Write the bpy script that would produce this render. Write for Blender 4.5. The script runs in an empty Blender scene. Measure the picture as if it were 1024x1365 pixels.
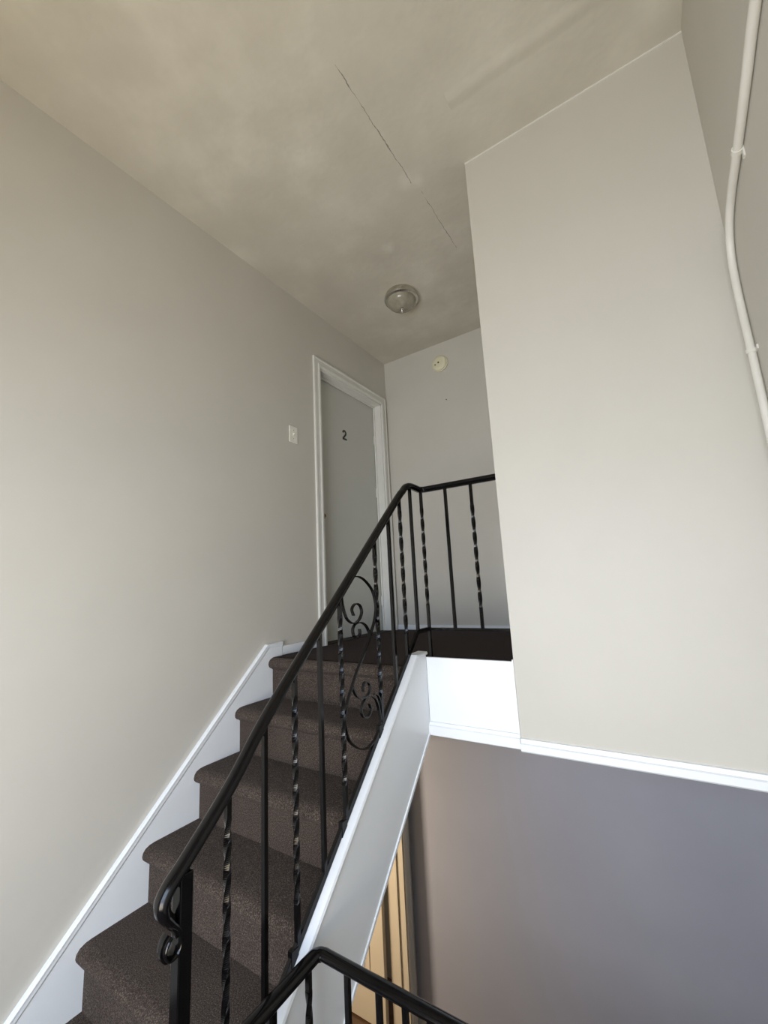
import bpy, bmesh, math
from mathutils import Vector, Matrix
PI = math.pi
scn = bpy.context.scene
C = scn.collection

# ------------------------------------------------------------------ helpers
def box(bm, x0, x1, y0, y1, z0, z1):
    v = [bm.verts.new(p) for p in ((x0,y0,z0),(x1,y0,z0),(x1,y1,z0),(x0,y1,z0),(x0,y0,z1),(x1,y0,z1),(x1,y1,z1),(x0,y1,z1))]
    for f in ((0,3,2,1),(4,5,6,7),(0,1,5,4),(1,2,6,5),(2,3,7,6),(3,0,4,7)):
        bm.faces.new([v[i] for i in f])

def prism_x(bm, poly, x0, x1):
    """poly = [(y,z)...] extruded along x"""
    a = [bm.verts.new((x0,y,z)) for y,z in poly]
    b = [bm.verts.new((x1,y,z)) for y,z in poly]
    n = len(poly)
    bm.faces.new(a); bm.faces.new(b[::-1])
    for i in range(n):
        j = (i+1) % n
        bm.faces.new((a[j],a[i],b[i],b[j]))

def prism_y(bm, poly, y0, y1):
    """poly = [(x,z)...] extruded along y"""
    a = [bm.verts.new((x,y0,z)) for x,z in poly]
    b = [bm.verts.new((x,y1,z)) for x,z in poly]
    n = len(poly)
    bm.faces.new(a); bm.faces.new(b[::-1])
    for i in range(n):
        j = (i+1) % n
        bm.faces.new((a[j],a[i],b[i],b[j]))

def sweep(bm, path, sides, prof, scales=None):
    """closed profile [(side, up)...] carried along a path; sides = side vector(s)"""
    n = len(path); rings = []
    path = [Vector(p) for p in path]
    for i, p in enumerate(path):
        T = (path[min(i+1,n-1)] - path[max(i-1,0)]).normalized()
        S = Vector(sides[i] if isinstance(sides, list) else sides)
        S = (S - T*S.dot(T)).normalized()
        U = S.cross(T).normalized()
        k = scales[i] if scales else (1,1)
        rings.append([bm.verts.new(p + S*a*k[0] + U*b*k[1]) for a, b in prof])
    m = len(prof)
    for r, q in zip(rings, rings[1:]):
        for i in range(m):
            j = (i+1) % m
            bm.faces.new((r[i], r[j], q[j], q[i]))
    bm.faces.new(rings[0][::-1]); bm.faces.new(rings[-1])

def tube(bm, path, r, seg=12, side=(0.3,0.2,0.9)):
    prof = [(r*math.cos(2*PI*k/seg), r*math.sin(2*PI*k/seg)) for k in range(seg)]
    sweep(bm, path, side, prof)

def lathe(bm, prof, origin, axis='z', seg=48):
    """prof = [(radius, height)...]; height runs along -z for 'z', along -y for 'y'"""
    rings = []
    for r, h in prof:
        ring = []
        for k in range(seg):
            a = 2*PI*k/seg
            if axis == 'z': q = (r*math.cos(a), r*math.sin(a), -h)
            elif axis == 'y': q = (r*math.cos(a), -h, r*math.sin(a))
            else: q = (h, r*math.cos(a), r*math.sin(a))
            ring.append(bm.verts.new(Vector(origin) + Vector(q)))
        rings.append(ring)
    for a, b in zip(rings, rings[1:]):
        for i in range(seg):
            j = (i+1) % seg
            bm.faces.new((a[i], a[j], b[j], b[i]))
    bm.faces.new(rings[0]); bm.faces.new(rings[-1][::-1])

def catmull(pts, n=6):
    P = [Vector(p) for p in pts]
    P = [P[0]*2-P[1]] + P + [P[-1]*2-P[-2]]
    out = []
    for i in range(1, len(P)-2):
        a, b, c, d = P[i-1:i+3]
        for k in range(n):
            t = k/n
            out.append(0.5*((2*b) + (c-a)*t + (2*a-5*b+4*c-d)*t*t + (3*b-a-3*c+d)*t**3))
    out.append(P[-2])
    return out

def obj(name, bm, mat, parent=None, smooth=False, bevel=0, origin=None):
    bmesh.ops.recalc_face_normals(bm, faces=bm.faces)
    if origin is not None:
        bmesh.ops.translate(bm, vec=-Vector(origin), verts=bm.verts)
    me = bpy.data.meshes.new(name); bm.to_mesh(me); bm.free()
    me.materials.append(mat)
    o = bpy.data.objects.new(name, me); C.objects.link(o)
    if origin is not None: o.location = origin
    if parent is not None:
        o.parent = parent
        o.location = (Vector(origin) if origin is not None else Vector((0,0,0))) - world_loc(parent)
    if smooth:
        for p in me.polygons: p.use_smooth = True
        try: me.set_sharp_from_angle(angle=math.radians(38))
        except Exception: pass
    if bevel:
        b = o.modifiers.new('bevel', 'BEVEL'); b.width = bevel; b.segments = 2; b.limit_method = 'ANGLE'; b.angle_limit = math.radians(35)
    return o

def world_loc(o):
    v = Vector(o.location)
    while o.parent is not None:
        o = o.parent; v = v + Vector(o.location)
    return v

def thing(name, label, cat, loc=(0,0,0), group=None):
    o = bpy.data.objects.new(name, None); C.objects.link(o)
    o.location = loc; o.empty_display_size = .1
    o['label'] = label; o['category'] = cat
    if group: o['group'] = group
    return o

def struct(name, bm, m, parent=None, label=None, **kw):
    o = obj(name, bm, m, parent, **kw)
    if parent is None: o['kind'] = 'structure'
    if label: o['label'] = label
    return o

def B(*boxes):
    bm = bmesh.new()
    for b in boxes: box(bm, *b)
    return bm

# ------------------------------------------------------------------ materials
def newmat(name):
    m = bpy.data.materials.new(name); m.use_nodes = True
    nt = m.node_tree
    return m, nt, nt.nodes['Principled BSDF']

def tex_coord(nt):
    g = nt.nodes.new('ShaderNodeNewGeometry')
    return g.outputs['Position']

def noise(nt, vec, scale, detail=3, rough=.5):
    n = nt.nodes.new('ShaderNodeTexNoise'); n.inputs['Scale'].default_value = scale
    n.inputs['Detail'].default_value = detail; n.inputs['Roughness'].default_value = rough
    nt.links.new(vec, n.inputs['Vector'])
    return n.outputs['Fac']

def ramp(nt, fac, stops):
    r = nt.nodes.new('ShaderNodeValToRGB')
    e = r.color_ramp.elements
    while len(e) > len(stops): e.remove(e[-1])
    while len(e) < len(stops): e.new(.5)
    for q, (p, c) in zip(e, stops): q.position = p; q.color = (*c, 1)
    nt.links.new(fac, r.inputs['Fac'])
    return r.outputs['Color']

def bump(nt, bsdf, h, strength, dist=.002):
    b = nt.nodes.new('ShaderNodeBump'); b.inputs['Strength'].default_value = strength
    b.inputs['Distance'].default_value = dist
    nt.links.new(h, b.inputs['Height']); nt.links.new(b.outputs['Normal'], bsdf.inputs['Normal'])

def paint(name, col, rough=.5, var=.03, nscale=2.2, bumps=.15, spec=.4):
    m, nt, b = newmat(name)
    pos = tex_coord(nt)
    f = noise(nt, pos, nscale, 4, .55)
    lo = tuple(c*(1-var) for c in col); hi = tuple(min(1, c*(1+var)) for c in col)
    nt.links.new(ramp(nt, f, [(.3, lo), (.7, hi)]), b.inputs['Base Color'])
    b.inputs['Roughness'].default_value = rough
    b.inputs['Specular IOR Level'].default_value = spec
    bump(nt, b, noise(nt, pos, 160, 2), bumps, .0008)
    return m

WALLC = (.59, .565, .505)
M_wall = paint('wall_paint', WALLC, .45, .025)
M_wall_box = paint('closet_wall_paint', (.55, .53, .47), .5, .02)
M_wall_low = paint('lower_wall_bluegrey', (.39,.405,.47), .5, .03)  # bluer and darker grey than the back wall above it
M_trim = paint('white_trim_paint', (.83, .86, .885), .32, .015, 5, .08, .5)
M_door = paint('door_paint', (.56, .565, .52), .4, .015, 3, .05)
M_casing = paint('casing_paint', (.72, .715, .67), .35, .03, 9, .1)
M_switch = paint('ivory_plastic', (.84, .83, .74), .3, .01, 9, 0)
M_smoke = paint('yellowed_plastic', (.74, .71, .52), .4, .02, 9, 0)
M_conduit = paint('painted_conduit', (.66, .645, .585), .4, .04, 14, .1)
M_tan = paint('cream_door_paint', (.66, .60, .48), .4, .02, 4, .05)
M_tanwall = paint('apartment_wall_paint', (.6, .55, .46), .6, .02)

# ceiling: blotchy paint, a hairline crack and a taped joint
def ceiling_mat():
    m, nt, b = newmat('ceiling_paint')
    N, L = nt.nodes, nt.links
    pos = tex_coord(nt)
    f = noise(nt, pos, 2.6, 5, .55)
    base = ramp(nt, f, [(.32, (.51,.48,.41)), (.52, (.555,.525,.45)), (.74, (.65,.62,.54))])
    sep = N.new('ShaderNodeSeparateXYZ'); L.new(pos, sep.inputs[0])
    def M(op, a, b_=None, c=None):
        n = N.new('ShaderNodeMath'); n.operation = op
        for i, v in enumerate((a, b_, c)):
            if v is None: continue
            if isinstance(v, (int, float)): n.inputs[i].default_value = v
            else: L.new(v, n.inputs[i])
        return n.outputs[0]
    X, Y = sep.outputs['X'], sep.outputs['Y']
    wig = M('MULTIPLY', M('SUBTRACT', noise(nt, pos, 9, 3, .6), .5), .018)
    fine = M('MULTIPLY', M('SUBTRACT', noise(nt, pos, 60, 2, .6), .5), .008)
    line = M('ABSOLUTE', M('SUBTRACT', M('SUBTRACT', M('ADD', M('ADD', X, wig), fine), M('MULTIPLY', M('GREATER_THAN', Y, -.06), .018)), 1.133))
    wid = M('MULTIPLY', M('SUBTRACT', noise(nt, pos, 14, 2), .25), .006)
    crack = M('MULTIPLY', M('LESS_THAN', line, wid), M('MULTIPLY', M('GREATER_THAN', Y, -.70), M('LESS_THAN', Y, .48)))
    gap = M('SUBTRACT', 1, M('LESS_THAN', M('ABSOLUTE', M('SUBTRACT', Y, -.035)), .035))
    crack = M('MULTIPLY', crack, gap)
    # pale spots with soft, noisy edges
    def spot(cx, cy, r):
        d = M('SQRT', M('ADD', M('POWER', M('SUBTRACT', X, cx), 2), M('POWER', M('SUBTRACT', Y, cy), 2)))
        d = M('ADD', d, M('MULTIPLY', M('SUBTRACT', noise(nt, pos, 16, 2), .5), .06))
        mr = N.new('ShaderNodeMapRange'); mr.interpolation_type = 'SMOOTHSTEP'
        L.new(d, mr.inputs['Value']); mr.inputs['From Min'].default_value = r; mr.inputs['From Max'].default_value = 0
        return mr.outputs[0]
    s = M('ADD', M('ADD', spot(1.11, -.09, .06), spot(1.17, -.06, .05)), M('ADD', spot(.80, .22, .06), M('MULTIPLY', spot(.78, -.2, .22), .35)))
    s = M('MULTIPLY', M('MINIMUM', s, 1), .45)
    mix1 = N.new('ShaderNodeMix'); mix1.data_type = 'RGBA'
    L.new(s, mix1.inputs['Factor']); L.new(base, mix1.inputs['A']); mix1.inputs['B'].default_value = (.72,.70,.63,1)
    mix2 = N.new('ShaderNodeMix'); mix2.data_type = 'RGBA'
    L.new(M('MULTIPLY', crack, .75), mix2.inputs['Factor']); L.new(mix1.outputs['Result'], mix2.inputs['A']); mix2.inputs['B'].default_value = (.12,.11,.09,1)
    L.new(mix2.outputs['Result'], b.inputs['Base Color'])
    b.inputs['Roughness'].default_value = .5
    # taped joint: a low ridge running across
    yy = M('ABSOLUTE', M('SUBTRACT', M('ADD', Y, M('MULTIPLY', wig, .4)), -.31))
    mr = N.new('ShaderNodeMapRange'); mr.interpolation_type = 'SMOOTHSTEP'
    L.new(yy, mr.inputs['Value']); mr.inputs['From Min'].default_value = .045; mr.inputs['From Max'].default_value = .0
    ridge = M('MULTIPLY', mr.outputs[0], M('GREATER_THAN', X, 1.45))
    h = M('ADD', M('MULTIPLY', ridge, 2.0), M('MULTIPLY', noise(nt, pos, 7, 3, .5), 3.0))
    bump(nt, b, h, .5, .004)
    return m
M_ceil = ceiling_mat()

def carpet(name, dark, mid, light, sheen=.06):
    m, nt, b = newmat(name)
    pos = tex_coord(nt)
    f = noise(nt, pos, 240, 3, .8)
    g = noise(nt, pos, 9, 3, .5)
    c1 = ramp(nt, f, [(.34, dark), (.52, mid), (.68, light)])
    c2 = ramp(nt, g, [(.3, (.82,.80,.80)), (.7, (1,1,1))])
    mx = nt.nodes.new('ShaderNodeMix'); mx.data_type = 'RGBA'; mx.blend_type = 'MULTIPLY'; mx.inputs['Factor'].default_value = 1
    nt.links.new(c1, mx.inputs['A']); nt.links.new(c2, mx.inputs['B'])
    nt.links.new(mx.outputs['Result'], b.inputs['Base Color'])
    b.inputs['Roughness'].default_value = .85
    b.inputs['Specular IOR Level'].default_value = .2
    b.inputs['Sheen Weight'].default_value = sheen
    b.inputs['Sheen Roughness'].default_value = .4
    b.inputs['Sheen Tint'].default_value = (.8,.7,.65,1)
    bump(nt, b, f, .9, .004)
    return m
M_carpet = carpet('brown_carpet', (.016,.011,.008), (.062,.046,.036), (.23,.18,.148))
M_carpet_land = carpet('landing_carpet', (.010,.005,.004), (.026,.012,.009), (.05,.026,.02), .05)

def simple(name, col, rough, metal=0, spec=.5):
    m, nt, b = newmat(name)
    pos = tex_coord(nt)
    f = noise(nt, pos, 25, 3)
    nt.links.new(ramp(nt, f, [(.3, tuple(c*.85 for c in col)), (.7, tuple(min(1,c*1.15) for c in col))]), b.inputs['Base Color'])
    b.inputs['Roughness'].default_value = rough; b.inputs['Metallic'].default_value = metal
    b.inputs['Specular IOR Level'].default_value = spec
    return m
M_iron = simple('black_enamel', (.003,.0027,.003), .14, 0, .28)
M_nickel = simple('brushed_nickel', (.58,.56,.50), .25, 1)
M_black = simple('black_metal', (.015,.014,.013), .4, 0)
M_brass = simple('aged_brass', (.18,.11,.05), .35, 1)
M_woodfl = simple('brown_floor', (.10,.055,.03), .35)
M_dark = simple('dark_gap', (.02,.016,.013), .8)

def glass_dome_mat():
    m, nt, b = newmat('alabaster_glass')
    pos = tex_coord(nt)
    f = noise(nt, pos, 14, 4, .6)
    nt.links.new(ramp(nt, f, [(.3, (.23,.215,.16)), (.6, (.36,.34,.27)), (.8, (.50,.47,.38))]), b.inputs['Base Color'])
    b.inputs['Roughness'].default_value = .18
    return m
M_dome = glass_dome_mat()

def pane_mat():
    m = bpy.data.materials.new('clear_pane'); m.use_nodes = True
    nt = m.node_tree; nt.nodes.clear()
    o = nt.nodes.new('ShaderNodeOutputMaterial'); mx = nt.nodes.new('ShaderNodeMixShader')
    t = nt.nodes.new('ShaderNodeBsdfTransparent'); g = nt.nodes.new('ShaderNodeBsdfGlossy'); g.inputs['Roughness'].default_value = .02
    mx.inputs[0].default_value = .06
    nt.links.new(t.outputs[0], mx.inputs[1]); nt.links.new(g.outputs[0], mx.inputs[2]); nt.links.new(mx.outputs[0], o.inputs[0])
    return m
M_pane = pane_mat()

# ------------------------------------------------------------------ dimensions (metres; landing carpet = z 0)
H = 2.46; YB = 1.396; XR = 2.312; YF = -2.95; ZE = -1.285; ZL = -2.87; XC = 1.404
SL = .946                       # slope of the flight

# ------------------------------------------------------------------ room shell
# left wall, with the upper door opening and the lower one below it
bx = []
dy0, dy1 = .455, 1.30
bx += [(-.14,0,YF,dy0,ZL,H), (-.14,0,dy1,YB+.12,ZL,H), (-.14,0,dy0,dy1,2.02,H), (-.14,0,dy0,dy1,-.84,-.012)]
struct('wall_left', B(*bx), M_wall)
struct('wall_back', B((0,XR+.12,YB,YB+.12,-.15,H)), M_wall)
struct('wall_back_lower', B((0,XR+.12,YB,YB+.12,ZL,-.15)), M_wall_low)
struct('wall_right', B((XR,XR+.12,YF,YB,ZL,H)), M_wall_box)
struct('wall_closet', B((XC,XR,-.002,.10,-.28,H),(XC,XC+.10,.10,YB,.0,H)), M_wall_box)
struct('ceiling', B((-.14,XR+.12,YF-.12,YB+.12,H,H+.1)), M_ceil)
struct('wall_front', B((0,XR,YF-.12,YF,ZL,-1.10),(0,XR,YF-.12,YF,1.05,H),(0,.60,YF-.12,YF,-1.10,1.05),(2.25,XR,YF-.12,YF,-1.10,1.05)), M_wall)
# landing slab
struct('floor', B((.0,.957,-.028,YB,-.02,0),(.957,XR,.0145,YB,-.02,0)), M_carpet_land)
struct('trim_6', B((0,XR,.014,YB,-.27,-.02)), M_wall)          # landing slab body, its painted underside
struct('floor', B((0,XR,YF,-.80,ZE-.12,ZE)), M_carpet)
struct('wall_pit', B((0,XR,-.92,-.80,ZL,ZE-.12)), M_wall)
struct('floor', B((0,XR,-.80,YB,ZL-.1,ZL)), M_woodfl)

# fascia and mouldings at the landing edge
bm = B((1.0,XC,0,.014,-.285,.042))
struct('trim_1', bm, M_trim, bevel=.0015)
bm = bmesh.new()
prism_x(bm, [(0,-.232),(-.006,-.234),(-.008,-.246),(-.013,-.25),(-.013,-.286),(-.008,-.290),(.014,-.290)], 1.0, XC-.001)
struct('trim_2', bm, M_trim)
bm = bmesh.new()
prism_x(bm, [(-.002,-.246),(-.010,-.248),(-.012,-.262),(-.018,-.266),(-.018,-.290),(-.012,-.296),(.02,-.296),(.02,-.246)], XC+.001, XR)
struct('trim_3', bm, M_trim)
# thin corner seam board where the fascia meets the closet wall
struct('trim_4', B((XC-.006,XC-.0005,-.006,.014,-.232,.05)), M_trim)

struct('trim_5', B((XC,XR,-.006,-.001,H-.005,H)), M_casing)   # caulk line under the ceiling
# baseboards
def basebd(name, x0,x1,y0,y1,z0,h, m=M_trim):
    bm = B((x0,x1,y0,y1,z0,z0+h)); return struct(name, bm, m, bevel=.004)
basebd('baseboard_back', 0,XC,YB-.014,YB,0,.040)
basebd('baseboard_left', 0,.014,.046,.385,0,.052)
basebd('baseboard_lower', .0,XR,YB-.014,YB,ZL,.10, M_casing)

# ------------------------------------------------------------------ upper door (number 2)
door = thing('door_1', 'pale painted flat apartment door numbered 2 on the upper landing', 'door', (0,.88,0)); door['kind'] = 'structure'
def casing(parent, z0, z1, y0, y1, m, w=.072):
    """profiled casing round an opening y0..y1 up to z1, on the x=0 wall face"""
    bm = bmesh.new()
    pr = [(0,0),(0,.012),(.006,.016),(.020,.017),(.028,.012),(.052,.011),(.060,.016),(w,.014),(w,0)]   # (outwards, x)
    def jamb(yi, s):
        a, b_ = [], []
        for u, x in pr:
            a.append(bm.verts.new((x, yi+s*u, z0))); b_.append(bm.verts.new((x, yi+s*u, z1+u)))
        n = len(pr); bm.faces.new(a); bm.faces.new(b_[::-1])
        for i in range(n):
            j = (i+1)%n; bm.faces.new((a[i],a[j],b_[j],b_[i]))
    jamb(y0,-1); jamb(y1,1)
    a = [bm.verts.new((x, y0-u, z1+u)) for u,x in pr]; b_ = [bm.verts.new((x, y1+u, z1+u)) for u,x in pr]
    n = len(pr); bm.faces.new(a); bm.faces.new(b_[::-1])
    for i in range(n):
        j=(i+1)%n; bm.faces.new((a[i],a[j],b_[j],b_[i]))
    return obj('casing', bm, m, parent)
casing(door, 0, 2.02, dy0+.004, dy1-.004, M_casing)
bm = B((-.135,.001,dy0,dy0+.012,0,2.02),(-.135,.001,dy1-.014,dy1,0,2.02),(-.135,.001,dy0,dy1,2.004,2.02),
       (-.075,-.062,dy0+.012,dy0+.024,0,2.004),(-.075,-.062,dy1-.026,dy1-.014,0,2.004),(-.075,-.062,dy0+.012,dy1-.014,1.992,2.004))
obj('jamb', bm, M_casing, door, bevel=.001)
leaf = obj('door_leaf', B((-.118,-.080,dy0+.014,dy1-.016,.006,2.002)), M_door, door, bevel=.002)
obj('threshold', B((-.14,.0,dy0,dy1,-.012,.004)), M_dark, door)
# numeral 2 : flat black strip
two = [(-.020,.020),(-.017,.031),(-.006,.037),(.008,.035),(.017,.024),(.015,.011),(.004,-.004),(-.010,-.018),(-.021,-.031)]
pts = [Vector((-.0785,.843+v.x,1.612+v.y)) for v in catmull([(a,b,0) for a,b in two],5)]
bm = bmesh.new()
sweep(bm, pts, (1,0,0), [(-.0015,-.0075),(.0015,-.0075),(.0015,.0075),(-.0015,.0075)])
box(bm, -.080,-.077,.818,.870,1.572,1.587)
n2 = obj('house_number', bm, M_black, door); n2['label'] = 'black numeral 2 on the door'
# lock : rose and thumb-cylinder
bm = bmesh.new(); lathe(bm, [(.024,0),(.024,.006),(.015,.010),(.012,.022),(.006,.024)], (-.080,.548,.905), 'x', 24)
obj('deadbolt', bm, M_brass, door, smooth=True)
for z in (1.68, 1.19, .25):
    bm = bmesh.new(); tube(bm, [(-.074,dy1-.028,z-.04),(-.074,dy1-.028,z+.04)], .006, 10, (1,0,0))
    obj('hinge', bm, M_casing, door, smooth=True)
# ------------------------------------------------------------------ lower door, standing open into the lit apartment
ld = thing('door_2', 'cream panelled door standing open below the stairs', 'door', (0,.88,ZL)); ld['kind'] = 'structure'
casing(ld, ZL, -.86, dy0+.004, dy1-.012, M_casing)
bm = B((-.15,.001,dy0-.012,dy0+.012,ZL,-.84),(-.15,.001,dy1-.024,dy1+.0,ZL,-.84),(-.15,.001,dy0,dy1,-.872,-.84),
       (-.075,-.055,dy1-.036,dy1-.024,ZL,-.872))
obj('jamb', bm, M_tan, ld, bevel=.001)
def leafx(parent):
    x1, x0 = -.185, -.97; y0, y1 = 1.232, 1.270; z0, z1 = ZL+.012, -.875
    bm = bmesh.new(); box(bm, x0,x1,y0,y1,z0,z1)
    o = obj('door_leaf', bm, M_tan, parent, bevel=.002)
    for (a,b,c,d) in ((x0+.13,x1-.13,z0+.22,z0+.82),(x0+.13,x1-.13,z0+.95,z1-.12)):
        bm = bmesh.new()
        box(bm, a,b,y0-.006,y0,c,c+.016); box(bm, a,b,y0-.006,y0,d-.016,d); box(bm, a,a+.016,y0-.006,y0,c+.016,d-.016); box(bm, b-.016,b,y0-.006,y0,c+.016,d-.016)
        box(bm, a+.05,b-.05,y0-.004,y0,c+.05,d-.05)
        obj('panel_moulding', bm, M_tan, o, bevel=.002)
    return o
lf = leafx(ld)
bm = bmesh.new()
for z in (-2.62,-1.75,-1.05): tube(bm, [(-.165,1.262,z-.045),(-.165,1.262,z+.045)], .009, 10, (1,0,0))
obj('hinge', bm, M_brass, ld, smooth=True)

# apartment beyond the lower door
struct('floor', B((-3.0,-.14,-1.2,1.75,ZL-.1,ZL),(-.14,0,dy0,dy1,ZL-.1,ZL)), M_woodfl)
struct('wall_apartment', B((-3.12,-3.0,-1.2,1.75,ZL,-.4),(-3.0,-.14,1.63,1.75,ZL,-.4),(-3.0,-.14,-1.32,-1.2,ZL,-.4)), M_tanwall)
struct('ceiling', B((-3.12,-.14,-1.32,1.75,-.4,-.3)), M_tanwall)

# ------------------------------------------------------------------ staircase
st = thing('staircase', 'brown carpeted stairs with white side boards climbing to the upper landing', 'stairs', (.48,-.6,ZE))
YN = lambda k: -.062 - .2245*k
ZT = lambda k: -.0 - .2135*k
for k in range(0, 6):
    yt, z = YN(k), ZT(k)
    if k == 0: back = -.029
    else: back = YN(k-1)+.032
    zr = ZT(k+1) if k < 5 else ZE
    yr = yt+.032
    prof = [(back,z),(yt+.05,z),(yt+.030,z-.002),(yt+.013,z-.009),(yt+.003,z-.021),(yt,z-.034),(yt+.003,z-.045),(yt+.010,z-.053),(yt+.022,z-.058),(yr,z-.066),(yr,zr),(back,zr)]
    bm = bmesh.new(); prism_x(bm, prof, .016, .957)
    s = obj('step', bm, M_carpet, st, smooth=True)
# outer stringer
def clamp_poly(top, bot, yend, zflat=None):
    ytop = (zflat-top)/SL
    p = [(0.0, zflat), (ytop, zflat)]
    p += [(yend, top+SL*yend), (yend, max(ZE, bot+SL*yend))]
    yb = (ZE-bot)/SL
    if yb > yend: p += [(yb, ZE)]
    p += [(0.0, bot)]
    return p
bm = bmesh.new(); prism_x(bm, clamp_poly(.132,-.278,-1.24,.054), .957, 1.0)
obj('outer_stringer', bm, M_trim, st, bevel=.001)
bm = bmesh.new()
yf = (.054-.132)/SL
path = [(.9785,-1.245,.138+SL*-1.245),(.9785,yf-.004,.060),(.9785,.006,.060)]
prof = [(-.024,-.007),(.025,-.007),(.028,-.002),(.025,.006),(-.020,.007),(-.025,.003)]
sweep(bm, path, (1,0,0), prof)
obj('stringer_cap', bm, M_trim, st)
bm = bmesh.new(); sweep(bm, [(1.001,-1.06,-.271+SL*-1.06),(1.001,0,-.271)], (1,0,0), [(-.004,-.008),(.004,-.006),(.004,.004),(-.004,.006)])
obj('edge_bead', bm, M_trim, st)
# skirt board on the wall
sk0 = .129
bm = bmesh.new(); prism_x(bm, [(.044,.0),(.044,.072),(-.062,.072),(-1.30,sk0+SL*-1.30),(-1.30,ZE),(-1.06,ZE),(-.05,-.25),(.044,-.02)], .0005, .017)
obj('skirt_board', bm, M_trim, st)
bm = bmesh.new(); sweep(bm, [(.010,-1.30,sk0-.008+SL*-1.30),(.010,-.064,.066),(.010,.046,.066)], (1,0,0), [(-.009,-.014),(.008,-.014),(.011,-.008),(.011,.004),(.013,.006),(.013,.010),(.006,.014),(-.009,.014)])
obj('skirt_cap', bm, M_trim, st)
bm = bmesh.new(); prism_x(bm, [(.014,-.262),(.014,-.23),(-1.05,-.23+SL*-1.05+.0),(-1.08,ZE),(-1.08,ZE),(-1.081,ZE)][:4]+[(-1.082,ZE)], .001, .956)
obj('soffit', bm, M_wall, st)

# ------------------------------------------------------------------ railings
RX = .970
rprof = [(-.006,-.020),(.006,-.020),(.006,-.010),(.017,-.010),(.020,-.006),(.020,.000),(.016,.006),(.008,.010),(-.008,.010),(-.016,.006),(-.020,.000),(-.020,-.006),(-.017,-.010),(-.006,-.010)]
bprof = [(-.0065,-.010),(.0065,-.010),(.0065,.010),(-.0065,.010)]
def twist_bar(x, y, z0, z1, tw=None, w=.0065):
    """square bar, twisted a quarter turn every 7 cm between tw=(za,zb)"""
    bm = bmesh.new()
    zs = [z0]
    if tw:
        n = int((tw[1]-tw[0])/.0045)
        zs += [tw[0] + (tw[1]-tw[0])*i/n for i in range(n+1)]
    zs.append(z1)
    rings = []
    for z in zs:
        a = 0
        if tw: a = min(max(z-tw[0],0), tw[1]-tw[0]) / .140 * PI
        if tw: 
            tot = (tw[1]-tw[0])/.140*PI; q = round(tot/(PI/2))*(PI/2)/tot; a *= q
        ww = w*1.0 if not (tw and tw[0] < z < tw[1]) else w*1.06
        rings.append([bm.verts.new((x+ww*(cx*math.cos(a)-cy*math.sin(a)), y+ww*(cx*math.sin(a)+cy*math.cos(a)), z)) for cx,cy in ((-1,-1),(1,-1),(1,1),(-1,1))])
    for r, s in zip(rings, rings[1:]):
        for i in range(4): bm.faces.new((r[i],r[(i+1)%4],s[(i+1)%4],s[i]))
    bm.faces.new(rings[0]); bm.faces.new(rings[-1][::-1])
    return bm
def tw_range(z0, z1, L=.56):
    c = (z0+z1)/2 + .02; L = min(L, (z1-z0)*.80); return (c-L/2, c+L/2)

rail = thing('stair_railing', 'black wrought iron stair railing rising beside the steps and turning along the landing edge', 'railing', (RX,-.5,ZE))
ZR = .860
def zrail(y): return .900 + .946*y
YC = .110
# handrail : scroll, slope, knee, short level run, corner, run to the closet wall
scroll = [(-1.190,-.343),(-1.199,-.352),(-1.203,-.368),(-1.194,-.383),(-1.178,-.381),(-1.170,-.362),(-1.176,-.340),(-1.192,-.320),(-1.208,-.297),(-1.211,-.272),(-1.195,-.247),(-1.154,-.212),(-1.04,-.106)]
slope = [(-.896,.053),(-.6,zrail(-.6)),(-.3,zrail(-.3)),(-.12,zrail(-.12)-.002),(-.075,.822),(-.04,.850),(-.005,ZR),(.04,ZR)]
yz = catmull([(0,a,b) for a,b in scroll+slope], 7)
path = [Vector((RX, v.y, v.z)) for v in yz]; sides = [Vector((1,0,0))]*len(path)
r = .030
for k in range(0, 9):
    a = (PI/2)*k/8
    path.append(Vector((RX+r-r*math.cos(a), YC-r+r*math.sin(a), ZR-.003))); sides.append(Vector((math.cos(a), -math.sin(a), 0)))
path.append(Vector((XC+.004, YC, ZR-.005))); sides.append(Vector((0,-1,0)))
sc = []
for i, p_ in enumerate(path):
    t = min(1, max(0, (i-30)/30)) if p_.y < -1.0 else 1
    sc.append((1 if t==1 else .85+.15*t, .42+.58*t))
bm = bmesh.new(); sweep(bm, path, [s.copy() for s in sides], rprof, sc)
obj('handrail', bm, M_iron, rail, smooth=True)
# bottom bar
ZB = .156
yk = -.012
def zbar(y): return ZB + .950*(y-yk) if y < yk else ZB
bm = bmesh.new(); sweep(bm, [(RX,-1.16,zbar(-1.16)),(RX,yk-.006,zbar(yk-.006)),(RX,yk+.006,ZB),(RX,YC+.0065,ZB)], (1,0,0), bprof)
obj('bottom_rail', bm, M_iron, rail, bevel=.001)
bm = bmesh.new(); sweep(bm, [(RX,YC,ZB),(XC+.002,YC,ZB)], (0,-1,0), [(-.010,-.006),(.010,-.006),(.010,.006),(-.010,.006)])
obj('bottom_rail', bm, M_iron, rail, bevel=.001)
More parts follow.
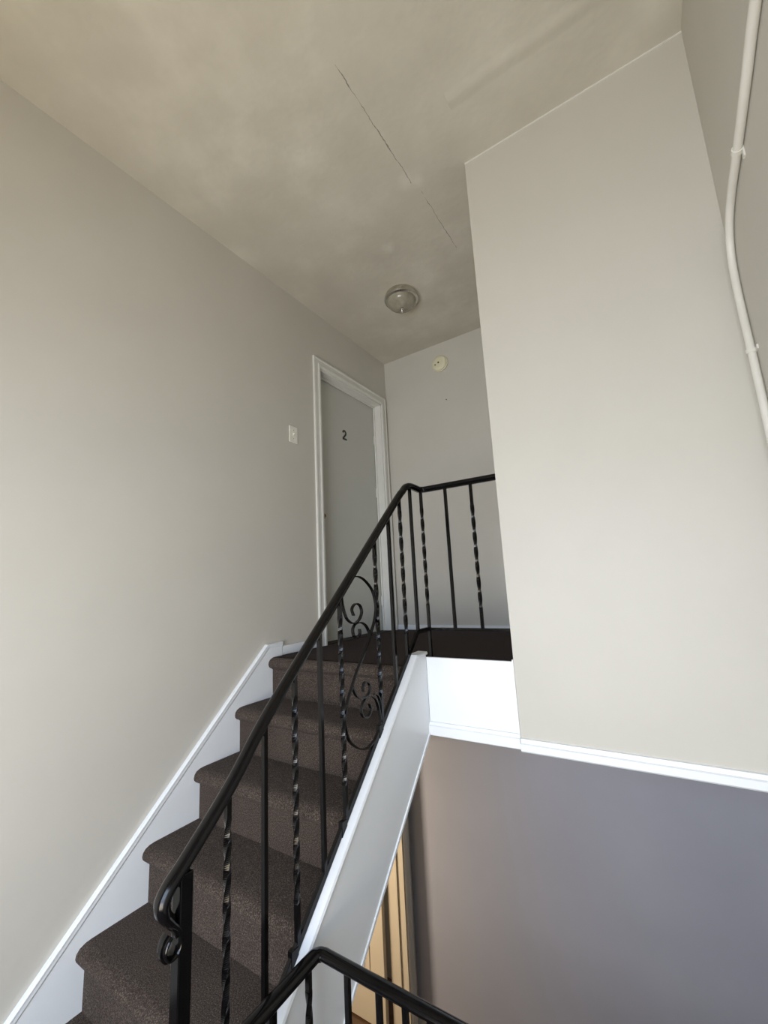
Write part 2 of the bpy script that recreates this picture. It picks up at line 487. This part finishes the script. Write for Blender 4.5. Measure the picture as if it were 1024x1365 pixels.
# newel
bm = B((RX-.016,RX+.016,-1.176,-1.144,.14+SL*-1.16-.02,-.235))
obj('newel_post', bm, M_iron, rail, bevel=.003)
ys = [(-1.044,1),(-.926,0),(-.808,1),(-.690,0),(-.578,1),(-.338,1),(-.220,0),(-.114,1),(-.006,0)]
for y, t in ys:
    z0 = zbar(y); z1 = (zrail(y)-.016) if y < -.1 else ZR-.016
    if y < -1.0: z1 -= .02
    o = obj('twisted_baluster' if t else 'plain_baluster', twist_bar(RX, y, z0, z1, tw_range(z0,z1) if t else None), M_iron, rail)
z0, z1 = .0, ZR-.018
obj('twisted_baluster', twist_bar(RX, YC, z0, z1, (.27,.76)), M_iron, rail)
obj('plain_baluster', twist_bar(1.108, YC, ZB, z1), M_iron, rail)
obj('twisted_baluster', twist_bar(1.243, YC, ZB, z1, (.25,.74)), M_iron, rail)
# small welded feet tying the bar to the stringer
for y in (-.808,-.578,-.338):
    obj('foot', B((RX-.008,RX+.008,y-.03,y-.004,.130+SL*(y-.02),zbar(y)-.0)), M_iron, rail)
# scroll panel
A_ = [(-.487,.415),(-.450,.413),(-.411,.396),(-.366,.356),(-.347,.296),(-.360,.242),(-.392,.190),(-.424,.144),(-.458,.104)]
ctr = (-.458,.104)
mir = lambda L: [(2*ctr[0]-a, 2*ctr[1]-b) for a,b in L]
Afull = A_ + mir(A_)[::-1][1:] + [(-.386,-.190),(-.352,-.148),(-.344,-.100),(-.350,-.062),(-.366,-.040),(-.386,-.034)]
B_ = [(-.566,.352),(-.560,.310),(-.540,.264),(-.503,.242),(-.466,.250),(-.445,.277),(-.456,.305),(-.485,.312),(-.506,.294),(-.497,.270)]
C_ = [(-.396,.183),(-.407,.208),(-.425,.228),(-.453,.240),(-.487,.238),(-.505,.220),(-.499,.196),(-.478,.186),(-.462,.200),(-.463,.218)]
for L in (Afull, B_, C_, mir(B_), mir(C_)):
    bm = bmesh.new(); sweep(bm, [Vector((RX,v.y,v.z)) for v in catmull([(0,a,b) for a,b in L],6)], (1,0,0), [(-.006,-.0022),(.006,-.0022),(.006,.0022),(-.006,.0022)])
    obj('scroll', bm, M_iron, rail, smooth=True)

# lower guard railing at the edge of the entry floor
gr = thing('guard_railing', 'low black iron guard rail in front, turning a corner at the edge of the well', 'railing', (1.6,-.8,ZE))
GX, GY, GZ = 1.038, -.797, -.598
path, sides = [Vector((GX,-1.33,GZ-.03)), Vector((GX,-1.30,GZ)), Vector((GX,-1.1,GZ))], [Vector((1,0,0))]*3
r = .022
for k in range(9):
    a = (PI/2)*k/8
    path.append(Vector((GX+r-r*math.cos(a), GY-r+r*math.sin(a), GZ))); sides.append(Vector((math.cos(a),-math.sin(a),0)))
path += [Vector((1.3,GY,GZ)), Vector((XR-.002,GY,GZ))]; sides += [Vector((0,-1,0))]*2
bm = bmesh.new(); sweep(bm, path, [s.copy() for s in sides], rprof, [(1.06,1.06)]*3+[(1.0,1.0)]*3+[(.94,.94)]*3+[(.88,.88)]*5)
obj('handrail', bm, M_iron, gr, smooth=True)
for (a,b,c,d) in ((GX-.0065,GX+.0065,-1.31,GY+.0065),(GX+.0065,XR-.002,GY-.0065,GY+.0065)):
    obj('bottom_rail', B((a,b,c,d,-1.19,-1.172)), M_iron, gr, bevel=.001)
obj('newel_post', B((GX-.016,GX+.016,-1.326,-1.294,ZE,GZ-.015)), M_iron, gr, bevel=.003)
obj('newel_post', B((GX-.008,GX+.008,GY-.008,GY+.008,ZE,-1.18)), M_iron, gr, bevel=.002)
obj('newel_post', B((XR-.03,XR-.002,GY-.013,GY+.013,ZE,GZ-.015)), M_iron, gr, bevel=.003)
for i, y in enumerate((-.838,-.96,-1.08,-1.19)):
    t = (i % 2 == 0)
    obj('twisted_baluster' if t else 'plain_baluster', twist_bar(GX,y,-1.18,GZ-.014,(-1.08,-.66) if t else None), M_iron, gr)
xs = [1.136,1.235,1.311,1.378,1.452]
while xs[-1] < 2.2: xs.append(xs[-1]+.088)
for i, x in enumerate(xs):
    t = (i % 4 == 3)
    obj('twisted_baluster' if t else 'plain_baluster', twist_bar(x,GY,-1.18,GZ-.014,(-1.08,-.66) if t else None), M_iron, gr)

# ------------------------------------------------------------------ small fixtures
LX, LY = .640, .645
cl = thing('ceiling_light', 'round flush ceiling light with nickel ring and mottled glass dome', 'light', (LX,LY,H))
bm = bmesh.new(); lathe(bm, [(.095,0),(.112,.0),(.116,.010),(.116,.020),(.122,.026),(.124,.040),(.121,.050),(.110,.055),(.100,.055)], (LX,LY,H), seg=64)
obj('ring', bm, M_nickel, cl, smooth=True)
bm = bmesh.new(); R = .106
lathe(bm, [(R,.048)] + [(R*math.cos(a)**.9, .052+.064*math.sin(a)) for a in [PI/2*k/12 for k in range(0,12)]] + [(.006,.1155)], (LX,LY,H), seg=64)
obj('glass_dome', bm, M_dome, cl, smooth=True)
bm = bmesh.new(); lathe(bm, [(.014,.114),(.016,.118),(.010,.122),(.008,.125),(.012,.130),(.013,.136),(.010,.141),(.002,.143)], (LX,LY,H), seg=24)
obj('finial', bm, M_nickel, cl, smooth=True)

SX, SZ = .580, 2.262
sd = thing('smoke_detector', 'round yellowed smoke detector high on the back landing wall', 'smoke detector', (SX,YB,SZ))
bm = bmesh.new(); lathe(bm, [(.071,0),(.073,.004),(.073,.014),(.068,.017)], (SX,YB,SZ), 'y', 48); obj('base', bm, M_smoke, sd, smooth=True)
bm = bmesh.new(); lathe(bm, [(.064,.016),(.067,.020),(.065,.030),(.058,.036),(.040,.0385),(.039,.0375),(.034,.0375),(.033,.0385),(.020,.039),(.004,.039)], (SX,YB,SZ), 'y', 48); obj('cover', bm, M_smoke, sd, smooth=True)
bm = bmesh.new(); lathe(bm, [(.008,.038),(.008,.041),(.005,.042)], (SX-.002,YB,SZ), 'y', 16); b_ = obj('test_button', bm, M_brass, sd, smooth=True)
bm = bmesh.new(); lathe(bm, [(.006,.037),(.006,.040),(.003,.040)], (SX-.034,YB,SZ-.012), 'y', 16); b_ = obj('indicator_light', bm, M_black, sd, smooth=True)

sw = thing('light_switch', 'ivory toggle light switch on the left wall beside the door', 'switch', (0,.173,1.41))
obj('wall_plate', B((0,.006,.136,.212,1.352,1.468)), M_switch, sw, bevel=.003)
bm = bmesh.new(); prism_x(bm, [(.168,1.398),(.180,1.398),(.180,1.424),(.168,1.424)], .005, .008); box(bm, .006,.018,.170,.178,1.410,1.418)
obj('toggle', bm, M_switch, sw, bevel=.001)
for z in (1.38, 1.44):
    bm = bmesh.new(); lathe(bm, [(.0035,.005),(.0035,.0075),(.002,.008)], (0,.174,z), 'x', 12); obj('screw', bm, M_nickel, sw)

bm = bmesh.new(); lathe(bm, [(.002,0),(.002,.012),(.004,.013),(.004,.015)], (.613,YB,1.919), 'y', 10)
nl = obj('nail', bm, M_black, origin=(.613,YB,1.919)); nl['label'] = 'tiny dark nail in the back wall below the smoke detector'; nl['category'] = 'nail'

cd = thing('conduit', 'painted cable conduit bending down the right wall beside the corner', 'pipe', (XR,-.08,.8))
cp = [(-1.60,1.66),(-1.1,1.615),(-.731,1.579),(-.566,1.552),(-.397,1.528),(-.25,1.512),(-.150,1.478),(-.092,1.410),(-.074,1.32),(-.076,1.186),(-.085,1.062),(-.092,.859),(-.095,.4),(-.095,-.2),(-.095,-1.0)]
bm = bmesh.new(); tube(bm, [Vector((XR-.013,v.y,v.z)) for v in catmull([(0,a,b) for a,b in cp],6)], .0115, 14, (1,0,0))
obj('pipe', bm, M_conduit, cd, smooth=True)
for (y,z,dy,dz) in ((-.392,1.527,.012,-.001),(-.085,1.058,.0,-.012),(-.095,-.1,0,-.012),(-1.2,1.624,.012,-.001)):
    bm = bmesh.new(); tube(bm, [(XR-.013,y-dy*.6,z-dz*.6),(XR-.013,y+dy*.6,z+dz*.6)], .0145, 14, (1,0,0))
    if dy: box(bm, XR-.004,XR,y-.007,y+.007,z-.03,z+.018)
    else: box(bm, XR-.004,XR,y-.03,y+.018,z-.007,z+.007)
    obj('strap', bm, M_conduit, cd, smooth=True)

# entry window behind the viewer : the daylight source
wn = thing('window_1', 'tall entry window behind the viewer', 'window', (1.425,YF,-1.1)); wn['kind'] = 'structure'
fx0, fx1, fz0, fz1 = .60, 2.25, -1.10, 1.05
obj('frame', B((fx0,fx0+.05,YF-.1,YF+.02,fz0,fz1),(fx1-.05,fx1,YF-.1,YF+.02,fz0,fz1),(fx0+.05,fx1-.05,YF-.1,YF+.02,fz0,fz0+.05),(fx0+.05,fx1-.05,YF-.1,YF+.02,fz1-.05,fz1),(1.405,1.445,YF-.08,YF,fz0+.05,fz1-.05)), M_trim, wn)
obj('pane', B((fx0+.05,fx1-.05,YF-.05,YF-.044,fz0+.05,fz1-.05)), M_pane, wn)

# ------------------------------------------------------------------ light
def area(name, loc, rot, sx, sy, e, col):
    l = bpy.data.lights.new(name, 'AREA'); l.shape = 'RECTANGLE'; l.size = sx; l.size_y = sy; l.energy = e; l.color = col
    o = bpy.data.objects.new(name, l); C.objects.link(o); o.location = loc; o.rotation_euler = rot
    return o
# sky through the window (cool, slightly downwards) and the sunlit ground outside (warm, upwards)
area('sky_light', (1.425,YF-.16,.15), (math.radians(58),0,0), 1.55, 1.8, 80, (.62,.76,1.0))
area('ground_light', (1.425,YF-.17,-.4), (math.radians(143),0,0), 1.55, 1.2, 58, (1.0,.83,.58))
area('apartment_lamp', (-1.35,.10,-1.35), (0,math.radians(-90),0), .8, .5, 54, (1.0,.82,.62))

w = bpy.data.worlds.new('World'); scn.world = w; w.use_nodes = True
w.node_tree.nodes['Background'].inputs['Color'].default_value = (.75,.86,1,1)
w.node_tree.nodes['Background'].inputs['Strength'].default_value = 1.0

# ------------------------------------------------------------------ camera
cam = bpy.data.cameras.new('camera'); co = bpy.data.objects.new('camera', cam); C.objects.link(co)
cam.sensor_fit = 'VERTICAL'; cam.sensor_height = 36; cam.lens = 563.64/1365*36; cam.clip_start = .02
a, b_, c = (math.radians(v) for v in (99.88001185, 32.69589696, -2.8997822))
Rm = Matrix.Rotation(b_,3,'Z') @ Matrix.Rotation(a,3,'X') @ Matrix.Rotation(c,3,'Z')
co.matrix_world = Matrix.Translation((1.96478849,-1.79815217,.3746477)) @ Rm.to_4x4()
scn.camera = co

scn.view_settings.view_transform = 'Standard'; scn.view_settings.look = 'None'
scn.view_settings.gamma = 1; scn.view_settings.exposure = .08; scn.view_settings.use_curve_mapping = False
